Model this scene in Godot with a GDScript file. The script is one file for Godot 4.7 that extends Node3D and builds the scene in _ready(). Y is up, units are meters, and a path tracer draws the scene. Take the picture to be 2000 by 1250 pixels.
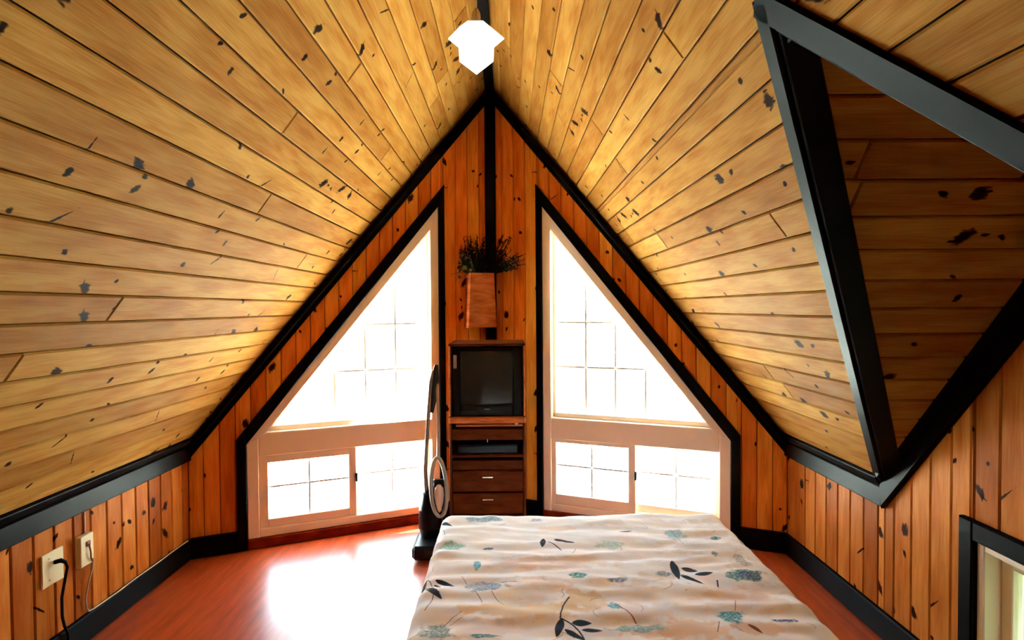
extends Node3D
# Attic bedroom under a steep timber roof, with a gable wall that folds outwards at the ridge.
# Metres, y up, the camera looks towards -z. "d" below is the distance in front of the camera (z = -d).

const HALF := 1.81        # half the width of the room
const KNEE := 0.695       # where the roof meets the low side walls
const RIDGE := 3.13
const SLOPE := 1.345      # fall of the main roof
const DC := 4.129         # distance of the gable's middle corner
const DL := 3.386         # distance of the gable's side corners
const G := 0.4105         # (DC - DL) / HALF
const BACK := -2.6        # wall behind the camera
const DX := 0.737         # dormer apex on the right-hand slope
const DY := 2.139
const DD := 1.292
const KF := 1.195         # fall of the dormer's far slope
const KN := 1.3           # fall of its near slope
const ROW := 0.1085

var M := {}
var rng := RandomNumberGenerator.new()
var wood_tex: ImageTexture
var plain_tex: ImageTexture
var SL := sqrt(1.0 + SLOPE * SLOPE)
var Q := sqrt(1.0 + G * G)

# ---------------------------------------------------------------- helpers
func P(x: float, y: float, d: float) -> Vector3:
	return Vector3(x, y, -d)

func new_st() -> SurfaceTool:
	var st := SurfaceTool.new()
	st.begin(Mesh.PRIMITIVE_TRIANGLES)
	return st

func tri(st: SurfaceTool, a: Vector3, b: Vector3, c: Vector3, n: Vector3, ua := Vector2.ZERO, ub := Vector2.ZERO, uc := Vector2.ZERO) -> void:
	var face := (b - a).cross(c - a)
	if face.length_squared() < 1e-16:
		return
	if face.dot(n) > 0.0:
		var t := b
		b = c
		c = t
		var tu := ub
		ub = uc
		uc = tu
	var nn := n
	st.set_normal(nn); st.set_uv(ua); st.add_vertex(a)
	st.set_normal(nn); st.set_uv(ub); st.add_vertex(b)
	st.set_normal(nn); st.set_uv(uc); st.add_vertex(c)

func quad(st: SurfaceTool, a: Vector3, b: Vector3, c: Vector3, d: Vector3, n: Vector3, ua := Vector2.ZERO, ub := Vector2.ZERO, uc := Vector2.ZERO, ud := Vector2.ZERO) -> void:
	tri(st, a, b, c, n, ua, ub, uc)
	tri(st, a, c, d, n, ua, uc, ud)

func part(called: String, st: SurfaceTool, m: Material, parent: Node) -> MeshInstance3D:
	var o := MeshInstance3D.new()
	o.name = called
	o.mesh = st.commit()
	o.material_override = m
	o.cast_shadow = GeometryInstance3D.SHADOW_CASTING_SETTING_ON
	parent.add_child(o, true)
	return o

func thing(called: String, label: String, category: String, at := Vector3.ZERO, kind := "", turn := 0.0) -> Node3D:
	var o := Node3D.new()
	o.name = called
	add_child(o, true)
	o.position = at
	o.rotation.y = turn
	o.set_meta("label", label)
	o.set_meta("category", category)
	if kind != "":
		o.set_meta("kind", kind)
	return o

# a flat frame: origin, two axes in the plane, and the normal into the room
func frame(o: Vector3, ea: Vector3, eb: Vector3, n: Vector3) -> Dictionary:
	return {"o": o, "a": ea.normalized(), "b": eb.normalized(), "n": n.normalized()}

func on(f: Dictionary, a: float, b: float, h: float) -> Vector3:
	var o: Vector3 = f.o
	var ea: Vector3 = f.a
	var eb: Vector3 = f.b
	var n: Vector3 = f.n
	return o + ea * a + eb * b + n * h

func area2(p: PackedVector2Array) -> float:
	var s := 0.0
	for i in p.size():
		var q := p[(i + 1) % p.size()]
		s += p[i].x * q.y - q.x * p[i].y
	return s * 0.5

# keep the part of a convex polygon where ax + by <= c
func clip(p: PackedVector2Array, a: float, b: float, c: float) -> PackedVector2Array:
	var r := PackedVector2Array()
	for i in p.size():
		var u := p[i]
		var v := p[(i + 1) % p.size()]
		var du := a * u.x + b * u.y - c
		var dv := a * v.x + b * v.y - c
		if du <= 0.0:
			r.append(u)
		if (du < 0.0 and dv > 0.0) or (du > 0.0 and dv < 0.0):
			r.append(u.lerp(v, du / (du - dv)))
	return r

func inset(p: PackedVector2Array, w: float) -> PackedVector2Array:
	var n := p.size()
	var r := PackedVector2Array()
	for i in n:
		var a := p[(i + n - 1) % n]
		var b := p[i]
		var c := p[(i + 1) % n]
		var e1 := (b - a).normalized()
		var e2 := (c - b).normalized()
		var n1 := Vector2(-e1.y, e1.x)
		var n2 := Vector2(-e2.y, e2.x)
		var k := 1.0 + n1.dot(n2)
		r.append(b + (n1 + n2) * (w / maxf(k, 0.25)))
	return r

# solid plate over a convex polygon: faces between heights h0 and h1, front edges chamfered
func plate(st: SurfaceTool, p: PackedVector2Array, f: Dictionary, h0: float, h1: float, bev := 0.0, uvs := Rect2(0, 0, 1, 1), back := false) -> void:
	if p.size() < 3:
		return
	if area2(p) < 0.0:
		p.reverse()
	var fr := p
	if bev > 0.0:
		var q := inset(p, bev)
		if area2(q) > area2(p) * 0.3:
			fr = q
		else:
			bev = 0.0
	var n := p.size()
	var nn: Vector3 = f.n
	var uv := func(v: Vector2) -> Vector2: return Vector2(uvs.position.x + v.x * uvs.size.x, uvs.position.y + v.y * uvs.size.y)
	for i in range(1, n - 1):
		tri(st, on(f, fr[0].x, fr[0].y, h1), on(f, fr[i].x, fr[i].y, h1), on(f, fr[i + 1].x, fr[i + 1].y, h1), nn, uv.call(fr[0]), uv.call(fr[i]), uv.call(fr[i + 1]))
		if back:
			tri(st, on(f, p[0].x, p[0].y, h0), on(f, p[i].x, p[i].y, h0), on(f, p[i + 1].x, p[i + 1].y, h0), -nn, uv.call(p[0]), uv.call(p[i]), uv.call(p[i + 1]))
	for i in n:
		var j := (i + 1) % n
		var e := (p[j] - p[i])
		if e.length() < 1e-5:
			continue
		e = e.normalized()
		var ea: Vector3 = f.a
		var eb: Vector3 = f.b
		var out := ea * e.y - eb * e.x
		var hm := h1 - bev
		if bev > 0.0:
			quad(st, on(f, p[i].x, p[i].y, hm), on(f, p[j].x, p[j].y, hm), on(f, fr[j].x, fr[j].y, h1), on(f, fr[i].x, fr[i].y, h1), (out + nn).normalized(), uv.call(p[i]), uv.call(p[j]), uv.call(fr[j]), uv.call(fr[i]))
		quad(st, on(f, p[i].x, p[i].y, h0), on(f, p[j].x, p[j].y, h0), on(f, p[j].x, p[j].y, hm), on(f, p[i].x, p[i].y, hm), out, uv.call(p[i]), uv.call(p[j]), uv.call(p[j]), uv.call(p[i]))

func pv(arr: Array) -> PackedVector2Array:
	var r := PackedVector2Array()
	for v in arr:
		r.append(v)
	return r

func rect(a0: float, b0: float, a1: float, b1: float) -> PackedVector2Array:
	return pv([Vector2(a0, b0), Vector2(a1, b0), Vector2(a1, b1), Vector2(a0, b1)])

# box with chamfered edges; centre, size, axes
func cbox(st: SurfaceTool, c: Vector3, s: Vector3, bev := 0.003, bs := Basis.IDENTITY) -> void:
	var h := s * 0.5
	bev = minf(bev, minf(h.x, minf(h.y, h.z)) * 0.45)
	var vt := func(sg: Vector3, ax: int) -> Vector3:
		var v := Vector3(sg.x * h.x, sg.y * h.y, sg.z * h.z)
		for k in 3:
			if k != ax:
				v[k] -= sg[k] * bev
		return c + bs * v
	var uvof := func(v: Vector3, ax: int) -> Vector2:
		var l: Vector3 = bs.inverse() * (v - c)
		if ax == 0: return Vector2(l.z, l.y)
		if ax == 1: return Vector2(l.x, l.z)
		return Vector2(l.x, l.y)
	for ax in 3:
		var b := (ax + 1) % 3
		var d := (ax + 2) % 3
		for sg in [-1.0, 1.0]:
			var vs := []
			for k in [[-1.0, -1.0], [1.0, -1.0], [1.0, 1.0], [-1.0, 1.0]]:
				var g := Vector3.ZERO
				g[ax] = sg; g[b] = k[0]; g[d] = k[1]
				vs.append(vt.call(g, ax))
			var nv := Vector3.ZERO
			nv[ax] = sg
			quad(st, vs[0], vs[1], vs[2], vs[3], bs * nv, uvof.call(vs[0], ax), uvof.call(vs[1], ax), uvof.call(vs[2], ax), uvof.call(vs[3], ax))
		for s1 in [-1.0, 1.0]:
			for s2 in [-1.0, 1.0]:
				var g0 := Vector3.ZERO
				g0[b] = s1; g0[d] = s2
				var ga := g0
				var gb := g0
				ga[ax] = -1.0
				gb[ax] = 1.0
				quad(st, vt.call(ga, b), vt.call(gb, b), vt.call(gb, d), vt.call(ga, d), (bs * g0).normalized())
	for sx in [-1.0, 1.0]:
		for sy in [-1.0, 1.0]:
			for sz in [-1.0, 1.0]:
				var g := Vector3(sx, sy, sz)
				tri(st, vt.call(g, 0), vt.call(g, 1), vt.call(g, 2), (bs * g).normalized())

# beam between two points, with its wide face turned towards "face"
func beam(st: SurfaceTool, a: Vector3, b: Vector3, face: Vector3, width: float, thick: float, bev := 0.004) -> void:
	var l := (b - a)
	var ex := l.normalized()
	var ez := (face - ex * face.dot(ex)).normalized()
	var ey := ez.cross(ex)
	cbox(st, (a + b) * 0.5, Vector3(l.length(), width, thick), bev, Basis(ex, ey, ez))

func tube(st: SurfaceTool, pts: Array, rad, sides := 8, closed := false) -> void:
	var n := pts.size()
	var rings := []
	var prev := Vector3.UP
	for i in n:
		var p: Vector3 = pts[i]
		var a: Vector3 = pts[(i + n - 1) % n] if (i > 0 or closed) else p
		var b: Vector3 = pts[(i + 1) % n] if (i < n - 1 or closed) else p
		var t := (b - a).normalized()
		if i == 0:
			prev = Vector3.UP if absf(t.y) < 0.9 else Vector3.RIGHT
		var u := (prev - t * prev.dot(t)).normalized()
		prev = u
		var v := t.cross(u)
		var r: float = rad[i] if rad is Array else rad
		var ring := []
		for k in sides:
			var an := TAU * k / sides
			var dir := u * cos(an) + v * sin(an)
			ring.append([p + dir * r, dir])
		rings.append(ring)
	var last := n if closed else n - 1
	for i in last:
		var r0: Array = rings[i]
		var r1: Array = rings[(i + 1) % n]
		for k in sides:
			var j := (k + 1) % sides
			smooth_quad(st, r0[k], r0[j], r1[j], r1[k])
	if not closed:
		for e in [0, n - 1]:
			var rr: Array = rings[e]
			var nn: Vector3 = ((pts[0] as Vector3) - (pts[1] as Vector3)).normalized() if e == 0 else ((pts[n - 1] as Vector3) - (pts[n - 2] as Vector3)).normalized()
			for k in range(1, sides - 1):
				tri(st, rr[0][0], rr[k][0], rr[k + 1][0], nn)

func smooth_quad(st: SurfaceTool, a: Array, b: Array, c: Array, d: Array) -> void:
	for t in [[a, b, c], [a, c, d]]:
		var p0: Vector3 = t[0][0]
		var p1: Vector3 = t[1][0]
		var p2: Vector3 = t[2][0]
		var fn := (p1 - p0).cross(p2 - p0)
		var order := [0, 1, 2]
		if fn.dot(t[0][1]) > 0.0:
			order = [0, 2, 1]
		for k in order:
			var nk: Vector3 = t[k][1]
			st.set_normal(nk)
			if t[k].size() > 2:
				var uvk: Vector2 = t[k][2]
				st.set_uv(uvk)
			else:
				st.set_uv(Vector2.ZERO)
			var pk: Vector3 = t[k][0]
			st.add_vertex(pk)

# turned shape; profile of (radius, height), faceted when flat
func lathe(st: SurfaceTool, prof: Array, c: Vector3, sides := 24, flat := false, squash := Vector3.ONE) -> void:
	for i in prof.size() - 1:
		var p0: Vector2 = prof[i]
		var p1: Vector2 = prof[i + 1]
		var e := p1 - p0
		var nr := Vector2(e.y, -e.x).normalized()
		for k in sides:
			var a0 := TAU * k / sides
			var a1 := TAU * (k + 1) / sides
			var v := []
			for q in [[p0, a0], [p0, a1], [p1, a1], [p1, a0]]:
				var pp: Vector2 = q[0]
				var an: float = q[1]
				var nan: float = (a0 + a1) * 0.5 if flat else an
				v.append([c + Vector3(pp.x * cos(an), pp.y, pp.x * sin(an)) * squash, Vector3(nr.x * cos(nan), nr.y, nr.x * sin(nan)).normalized()])
			smooth_quad(st, v[0], v[1], v[2], v[3])

func mat(c: Color, rough := 0.6, metal := 0.0) -> StandardMaterial3D:
	var m := StandardMaterial3D.new()
	m.albedo_color = c
	m.roughness = rough
	m.metallic = metal
	m.metallic_specular = 0.35
	return m

func wood(tint: Color, rough: float, tex: Texture2D) -> StandardMaterial3D:
	var m := mat(tint, rough)
	m.metallic_specular = 0.1
	m.albedo_texture = tex
	return m

# ---------------------------------------------------------------- textures
# eight board faces one above the other, grain along u; knots belong to the wood
func board_texture(seed_value: int, knots: int, light: Color, dark: Color) -> ImageTexture:
	var w := 1024
	var strip := 96
	var im := Image.create(w, strip * 8, true, Image.FORMAT_RGB8)
	var rg := RandomNumberGenerator.new()
	rg.seed = seed_value
	var nz := FastNoiseLite.new()
	nz.seed = seed_value
	nz.noise_type = FastNoiseLite.TYPE_SIMPLEX
	nz.frequency = 1.0
	nz.fractal_octaves = 2
	var core := Color(0.16, 0.075, 0.035)
	for s in 8:
		var ks := []
		for k in rg.randi_range(knots - 1, knots + 1) if knots > 0 else 0:
			var big := rg.randf()
			if rg.randf() < 0.18:
				ks.append([rg.randf() * w, rg.randf_range(12, strip - 12), rg.randf_range(1.0, 2.2), rg.randf_range(10.0, 26.0), rg.randf_range(-0.7, 0.7)])
				continue
			ks.append([rg.randf() * w, rg.randf_range(8, strip - 8), rg.randf_range(3.0, 5.5) + (4.0 if big > 0.75 else 0.0), rg.randf_range(3.5, 8.0) + (6.0 if big > 0.7 else 0.0), rg.randf_range(-0.6, 0.6)])
		var tone := rg.randf_range(-0.12, 0.12)
		var freq := rg.randf_range(16.0, 26.0)
		for y in strip:
			var ly := float(y) / strip
			for x in w:
				var yy := ly
				var kn := 0.0
				for k in ks:
					var dx: float = x - k[0]
					if dx > 512.0: dx -= 1024.0
					elif dx < -512.0: dx += 1024.0
					if dx > -70.0 and dx < 70.0:
						var dy: float = y - k[1]
						var ca: float = k[4]
						var ex: float = (dx + dy * ca) / k[2]
						var ey: float = dy / k[3]
						var e := ex * ex + ey * ey
						if e < 4.0:
							e *= 1.0 + 0.9 * nz.get_noise_3d(x * 0.045, y * 0.07, s * 3.0)
						if e < 2.4:
							kn = maxf(kn, clampf((2.4 - e) / 1.5, 0.0, 1.0))
						yy += 0.05 * signf(dy) * exp(-(dx * dx) / 900.0 - absf(dy) / 20.0)
				var u := TAU * x / w
				var big_n := nz.get_noise_3d(cos(u) * 0.9 + s * 7.0, sin(u) * 0.9, yy * 1.6)
				var ring := 0.5 + 0.5 * sin((yy + big_n * 0.2) * freq)
				var fine := nz.get_noise_3d(cos(u) * 2.0, sin(u) * 2.0 + s * 11.0, ly * 30.0)
				var g := clampf(ring * ring * 0.15 + fine * 0.42 + big_n * 0.5 + tone + 0.30, 0.0, 1.0)
				var c := light.lerp(dark, g)
				if kn > 0.0:
					c = c.lerp(core, kn * 0.93)
				im.set_pixel(x, s * strip + y, c)
	im.generate_mipmaps()
	return ImageTexture.create_from_image(im)

func floor_texture() -> ImageTexture:
	var n := 512
	var im := Image.create(n, n, true, Image.FORMAT_RGB8)
	var nz := FastNoiseLite.new()
	nz.seed = 5
	nz.frequency = 1.0
	nz.fractal_octaves = 3
	for y in n:
		for x in n:
			var u := TAU * y / n
			var g := 0.5 + 0.55 * nz.get_noise_3d(cos(u) * 0.9, sin(u) * 0.9, x * 0.055) + 0.3 * nz.get_noise_3d(cos(u) * 4.0, sin(u) * 4.0, x * 0.3)
			im.set_pixel(x, y, Color(0.76, 0.34, 0.14).lerp(Color(0.53, 0.18, 0.065), clampf(g, 0.0, 1.0)))
	im.generate_mipmaps()
	return ImageTexture.create_from_image(im)

# the printed cloth: x from -0.95 to 1.87 m, d from 0.1 to 3.25 m
const CX0 := -0.95
const CX1 := 1.87
const CD0 := 0.1
const CD1 := 3.25
var cim: Image
var cnz: FastNoiseLite
func cpx(p: Vector2) -> Vector2:
	return Vector2((p.x - CX0) / (CX1 - CX0) * cim.get_width(), (CD1 - p.y) / (CD1 - CD0) * cim.get_height())

func paint_blob(at: Vector2, r: Vector2, c: Color, strength: float, rough: float, speck := 0.0) -> void:
	var p := cpx(at)
	var rx := r.x / (CX1 - CX0) * cim.get_width()
	var ry := r.y / (CD1 - CD0) * cim.get_height()
	for y in range(maxi(0, int(p.y - ry * 1.6)), mini(cim.get_height(), int(p.y + ry * 1.6) + 1)):
		for x in range(maxi(0, int(p.x - rx * 1.6)), mini(cim.get_width(), int(p.x + rx * 1.6) + 1)):
			var e := Vector2((x - p.x) / rx, (y - p.y) / ry).length()
			e += cnz.get_noise_2d(x * 1.0, y * 1.0) * rough
			var k := clampf((1.15 - e) * 3.0, 0.0, 1.0) * strength
			if speck > 0.0:
				k *= clampf(0.75 + speck * cnz.get_noise_2d(x * 5.0 + 300.0, y * 5.0), 0.0, 1.0)
			if k > 0.0:
				cim.set_pixel(x, y, cim.get_pixel(x, y).lerp(c, k))

func paint_leaf(a: Vector2, b: Vector2, width: float, c: Color) -> void:
	var pa := cpx(a)
	var pb := cpx(b)
	var l := pa.distance_to(pb)
	var wp := width / (CX1 - CX0) * cim.get_width()
	var ex := (pb - pa) / maxf(l, 0.001)
	for y in range(maxi(0, int(minf(pa.y, pb.y) - wp)), mini(cim.get_height(), int(maxf(pa.y, pb.y) + wp) + 1)):
		for x in range(maxi(0, int(minf(pa.x, pb.x) - wp)), mini(cim.get_width(), int(maxf(pa.x, pb.x) + wp) + 1)):
			var q := Vector2(x, y) - pa
			var t := q.dot(ex) / l
			if t < 0.0 or t > 1.0:
				continue
			var half := wp * 0.5 * pow(sin(PI * pow(t, 0.8)), 0.8)
			var e := absf(q.dot(Vector2(-ex.y, ex.x)))
			var k := clampf(half - e + 0.5, 0.0, 1.0)
			if k > 0.0:
				cim.set_pixel(x, y, cim.get_pixel(x, y).lerp(c, k))

func paint_line(a: Vector2, b: Vector2, width: float, c: Color, bow := 0.0) -> void:
	var pa := cpx(a)
	var pb := cpx(b)
	var n := int(pa.distance_to(pb)) + 1
	var wp := width / (CX1 - CX0) * cim.get_width()
	var side := (pb - pa).orthogonal() * bow
	for i in n + 1:
		var t := float(i) / n
		var p := pa.lerp(pb, t) + side * 4.0 * t * (1.0 - t)
		cim.fill_rect(Rect2i(int(p.x), int(p.y), maxi(1, int(wp)), maxi(1, int(wp))), c)

func cloth_texture() -> ImageTexture:
	cim = Image.create(1400, 1560, true, Image.FORMAT_RGB8)
	cim.fill(Color(0.97, 0.97, 0.97))
	cnz = FastNoiseLite.new()
	cnz.seed = 21
	cnz.frequency = 0.03
	cnz.fractal_octaves = 4
	var rg := RandomNumberGenerator.new()
	rg.seed = 77
	var tan_c := Color(0.90, 0.75, 0.52)
	var peach := Color(0.92, 0.76, 0.63)
	var pink := Color(0.92, 0.83, 0.78)
	var beige := Color(0.86, 0.81, 0.75)
	# washes that the photograph shows, then the same sort over the rest of the cloth
	for b in [[0.176, 1.81, 0.20, 0.050, tan_c, 0.75], [0.367, 1.867, 0.08, 0.055, tan_c, 0.8], [0.225, 1.985, 0.13, 0.040, peach, 0.6], [0.281, 2.143, 0.23, 0.05, pink, 0.75],
			[0.658, 1.688, 0.15, 0.05, peach, 0.85], [0.872, 1.89, 0.13, 0.045, peach, 0.6], [0.623, 1.999, 0.1, 0.045, beige, 0.7], [0.328, 2.48, 0.085, 0.028, peach, 0.55],
			[0.881, 1.684, 0.08, 0.035, peach, 0.8], [0.889, 2.262, 0.15, 0.06, beige, 0.55], [0.91, 1.841, 0.12, 0.06, pink, 0.6], [0.02, 1.70, 0.12, 0.06, pink, 0.6],
			[0.72, 2.52, 0.2, 0.05, beige, 0.4], [1.03, 2.05, 0.08, 0.12, beige, 0.6], [0.5, 1.80, 0.14, 0.05, pink, 0.6], [1.0, 2.45, 0.08, 0.12, beige, 0.5], [0.30, 1.55, 0.3, 0.06, tan_c, 0.7], [0.8, 1.5, 0.25, 0.06, peach, 0.7]]:
		paint_blob(Vector2(b[0], b[1]), Vector2(b[2], b[3]), b[4], b[5] * 0.75, 0.9)
	for b in [[0.972, 2.029, 0.066, 0.045, Color(0.22, 0.47, 0.47), 0.9], [0.99, 2.02, 0.04, 0.03, Color(0.27, 0.33, 0.50), 0.7], [0.822, 1.753, 0.044, 0.034, Color(0.16, 0.52, 0.56), 0.9], [0.372, 2.041, 0.036, 0.020, Color(0.16, 0.50, 0.50), 0.85],
			[0.038, 1.966, 0.068, 0.033, Color(0.50, 0.62, 0.74), 0.85], [0.007, 2.599, 0.066, 0.026, Color(0.45, 0.66, 0.80), 0.85], [-0.113, 2.309, 0.046, 0.036, Color(0.42, 0.74, 0.66), 0.75], [-0.10, 1.69, 0.052, 0.042, Color(0.40, 0.52, 0.50), 0.85],
			[-0.002, 2.128, 0.013, 0.035, Color(0.25, 0.66, 0.78), 0.9], [0.466, 1.842, 0.018, 0.030, Color(0.30, 0.66, 0.74), 0.9], [0.835, 2.40, 0.040, 0.060, Color(0.50, 0.70, 0.74), 0.7], [0.996, 2.362, 0.019, 0.018, Color(0.08, 0.36, 0.42), 0.95],
			[0.983, 1.725, 0.040, 0.018, Color(0.08, 0.17, 0.33), 0.95], [0.516, 1.992, 0.035, 0.016, Color(0.38, 0.44, 0.56), 0.85], [0.519, 1.704, 0.090, 0.016, Color(0.42, 0.70, 0.76), 0.8], [0.04, 2.281, 0.028, 0.008, Color(0.10, 0.20, 0.34), 0.9],
			[0.683, 2.054, 0.026, 0.018, Color(0.42, 0.52, 0.56), 0.8], [0.933, 2.204, 0.018, 0.022, Color(0.30, 0.42, 0.42), 0.85], [0.537, 2.306, 0.058, 0.034, Color(0.60, 0.78, 0.72), 0.6], [0.046, 1.659, 0.034, 0.010, Color(0.20, 0.46, 0.48), 0.85],
			[0.25, 2.58, 0.03, 0.02, Color(0.5, 0.62, 0.72), 0.6], [1.02, 2.15, 0.02, 0.06, Color(0.5, 0.5, 0.48), 0.6]]:
		paint_blob(Vector2(b[0], b[1]), Vector2(b[2], b[3]), b[4], b[5], 0.75, 1.0)
	var ink := Color(0.035, 0.04, 0.055)
	var navy := Color(0.06, 0.10, 0.22)
	for b in [[-0.187, 2.049, -0.206, 1.925, 0.022, ink], [-0.177, 1.971, -0.109, 1.888, 0.026, ink], [-0.147, 2.019, -0.075, 1.977, 0.022, ink], [-0.148, 1.993, -0.122, 1.961, 0.014, ink],
			[0.747, 2.149, 0.731, 2.004, 0.030, ink], [0.746, 2.037, 0.803, 1.968, 0.022, ink], [0.799, 2.036, 0.870, 2.050, 0.030, ink], [0.768, 2.095, 0.820, 2.070, 0.028, Color(0.22, 0.15, 0.15)],
			[0.284, 1.750, 0.260, 1.660, 0.026, ink], [0.314, 1.728, 0.375, 1.727, 0.030, Color(0.06, 0.17, 0.18)], [0.340, 1.694, 0.402, 1.689, 0.022, navy], [0.288, 1.695, 0.344, 1.638, 0.022, ink],
			[0.265, 2.369, 0.255, 2.286, 0.024, ink], [0.310, 2.361, 0.392, 2.321, 0.024, Color(0.16, 0.10, 0.18)], [0.727, 2.721, 0.714, 2.656, 0.018, ink], [-0.201, 2.598, -0.136, 2.525, 0.018, navy], [0.749, 2.701, 0.795, 2.628, 0.014, navy],
			[0.852, 1.705, 0.877, 1.659, 0.016, Color(0.5, 0.28, 0.16)], [0.60, 2.44, 0.66, 2.45, 0.012, Color(0.3, 0.3, 0.33)]]:
		paint_leaf(Vector2(b[0], b[1]), Vector2(b[2], b[3]), b[4], b[5])
	for b in [[-0.187, 2.05, -0.154, 1.807, 0.004, ink, 0.12], [-0.19, 2.0, -0.12, 1.92, 0.004, ink, 0.0], [0.322, 1.888, 0.280, 1.750, 0.005, ink, -0.05], [0.284, 1.75, 0.34, 1.65, 0.005, ink, 0.1], [0.735, 2.06, 0.81, 1.96, 0.004, ink, 0.06], [0.865, 1.994, 0.851, 1.949, 0.006, ink, 0.0],
			[0.275, 2.336, 0.332, 2.258, 0.005, navy, 0.1], [0.07, 2.326, 0.249, 2.325, 0.004, Color(0.35, 0.4, 0.5), 0.03], [-0.035, 1.799, -0.083, 1.729, 0.003, Color(0.4, 0.38, 0.36), 0.0], [0.47, 1.842, 0.514, 1.731, 0.006, Color(0.55, 0.30, 0.22), 0.06],
			[0.773, 1.726, 0.746, 1.667, 0.004, Color(0.4, 0.25, 0.2), 0.0], [0.876, 1.857, 0.848, 1.789, 0.004, Color(0.3, 0.3, 0.28), 0.0], [0.094, 1.992, 0.146, 1.987, 0.005, Color(0.35, 0.28, 0.25), 0.1], [-0.20, 2.52, -0.16, 2.42, 0.003, Color(0.4, 0.45, 0.5), 0.1], [0.0, 1.93, 0.03, 1.86, 0.003, Color(0.35, 0.3, 0.3), 0.05],
			[0.06, 1.93, 0.10, 1.85, 0.003, Color(0.35, 0.3, 0.3), -0.05], [0.83, 2.45, 0.84, 2.30, 0.003, Color(0.4, 0.55, 0.6), 0.0]]:
		paint_line(Vector2(b[0], b[1]), Vector2(b[2], b[3]), b[4], b[5], b[6])
	# faint pencil-like scribbles
	for i in 46:
		var a := Vector2(rg.randf_range(-0.2, 1.1), rg.randf_range(1.3, 2.7))
		var br := Color(0.55, 0.52, 0.50).lerp(Color(0.62, 0.44, 0.36), rg.randf())
		paint_line(a, a + Vector2(rg.randf_range(-0.05, 0.05), rg.randf_range(-0.07, 0.07)), 0.002, br, rg.randf_range(-0.4, 0.4))
	# outside the visible top: scattered marks of the same kinds
	for i in 60:
		var a := Vector2(rg.randf_range(CX0, CX1), rg.randf_range(CD0, 3.2))
		if a.x > -0.22 and a.x < 1.12 and a.y > 1.58:
			continue
		if rg.randf() < 0.5:
			paint_blob(a, Vector2(rg.randf_range(0.03, 0.12), rg.randf_range(0.02, 0.05)), [tan_c, peach, beige, Color(0.25, 0.5, 0.52), Color(0.45, 0.62, 0.74)][rg.randi() % 5], 0.75, 0.8, 0.5)
		else:
			for k in 3:
				var an := rg.randf() * TAU
				paint_leaf(a, a + Vector2(cos(an), sin(an)) * 0.08, 0.024, ink)
	cim.generate_mipmaps()
	return ImageTexture.create_from_image(cim)

# ---------------------------------------------------------------- boards
func lay_board(p: PackedVector2Array, f: Dictionary, parent: Node, called: String, mats: Array, b0: float, wid: float, thick := 0.014, bev := 0.005) -> void:
	if p.size() < 3 or absf(area2(p)) < 0.0006:
		return
	var lo := 1e9
	var hi := -1e9
	for v in p:
		lo = minf(lo, v.y)
		hi = maxf(hi, v.y)
	if hi - lo < 0.012:
		return
	var st := new_st()
	var strip := rng.randi() % 8
	var u0 := rng.randf()
	# grain along the first axis, one strip of the texture across the board
	var r := Rect2(u0, (strip + 0.04) / 8.0 - b0 / wid * 0.92 / 8.0, 0.5, 0.92 / 8.0 / wid)
	plate(st, p, f, -thick, 0.0, bev, r)
	part(called, st, mats[rng.randi() % mats.size()], parent)

# rows of boards of random length; regions is a list of half-plane lists, each giving a convex piece
func lay_rows(f: Dictionary, a0: float, a1: float, b0: float, b1: float, wid: float, regions: Array, parent: Node, called: String, mats: Array, lmin: float, lmax: float, gap := 0.0042) -> void:
	var b := b0
	while b < b1 - 0.01:
		var top := minf(b + wid - gap, b1)
		var a := a0 - rng.randf() * lmax * 0.7
		while a < a1:
			var l := rng.randf_range(lmin, lmax)
			for reg in regions:
				var p := rect(maxf(a, a0), b, minf(a + l - 0.002, a1), top)
				if a + l <= a0:
					continue
				for h in reg:
					p = clip(p, h[0], h[1], h[2])
					if p.size() < 3:
						break
				lay_board(p, f, parent, called, mats, b, wid)
			a += l
		b += wid

func tints(base: Color, spread: float, rough: float, tex: Texture2D, n := 5) -> Array:
	var r := []
	for i in n:
		var k := 1.0 + spread * (float(i) / (n - 1) * 2.0 - 1.0)
		r.append(wood(Color(minf(base.r * k, 1.0), minf(base.g * (k * 0.5 + 0.5) * k, 1.0), minf(base.b * k * k, 1.0)), rough, tex))
	return r

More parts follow.
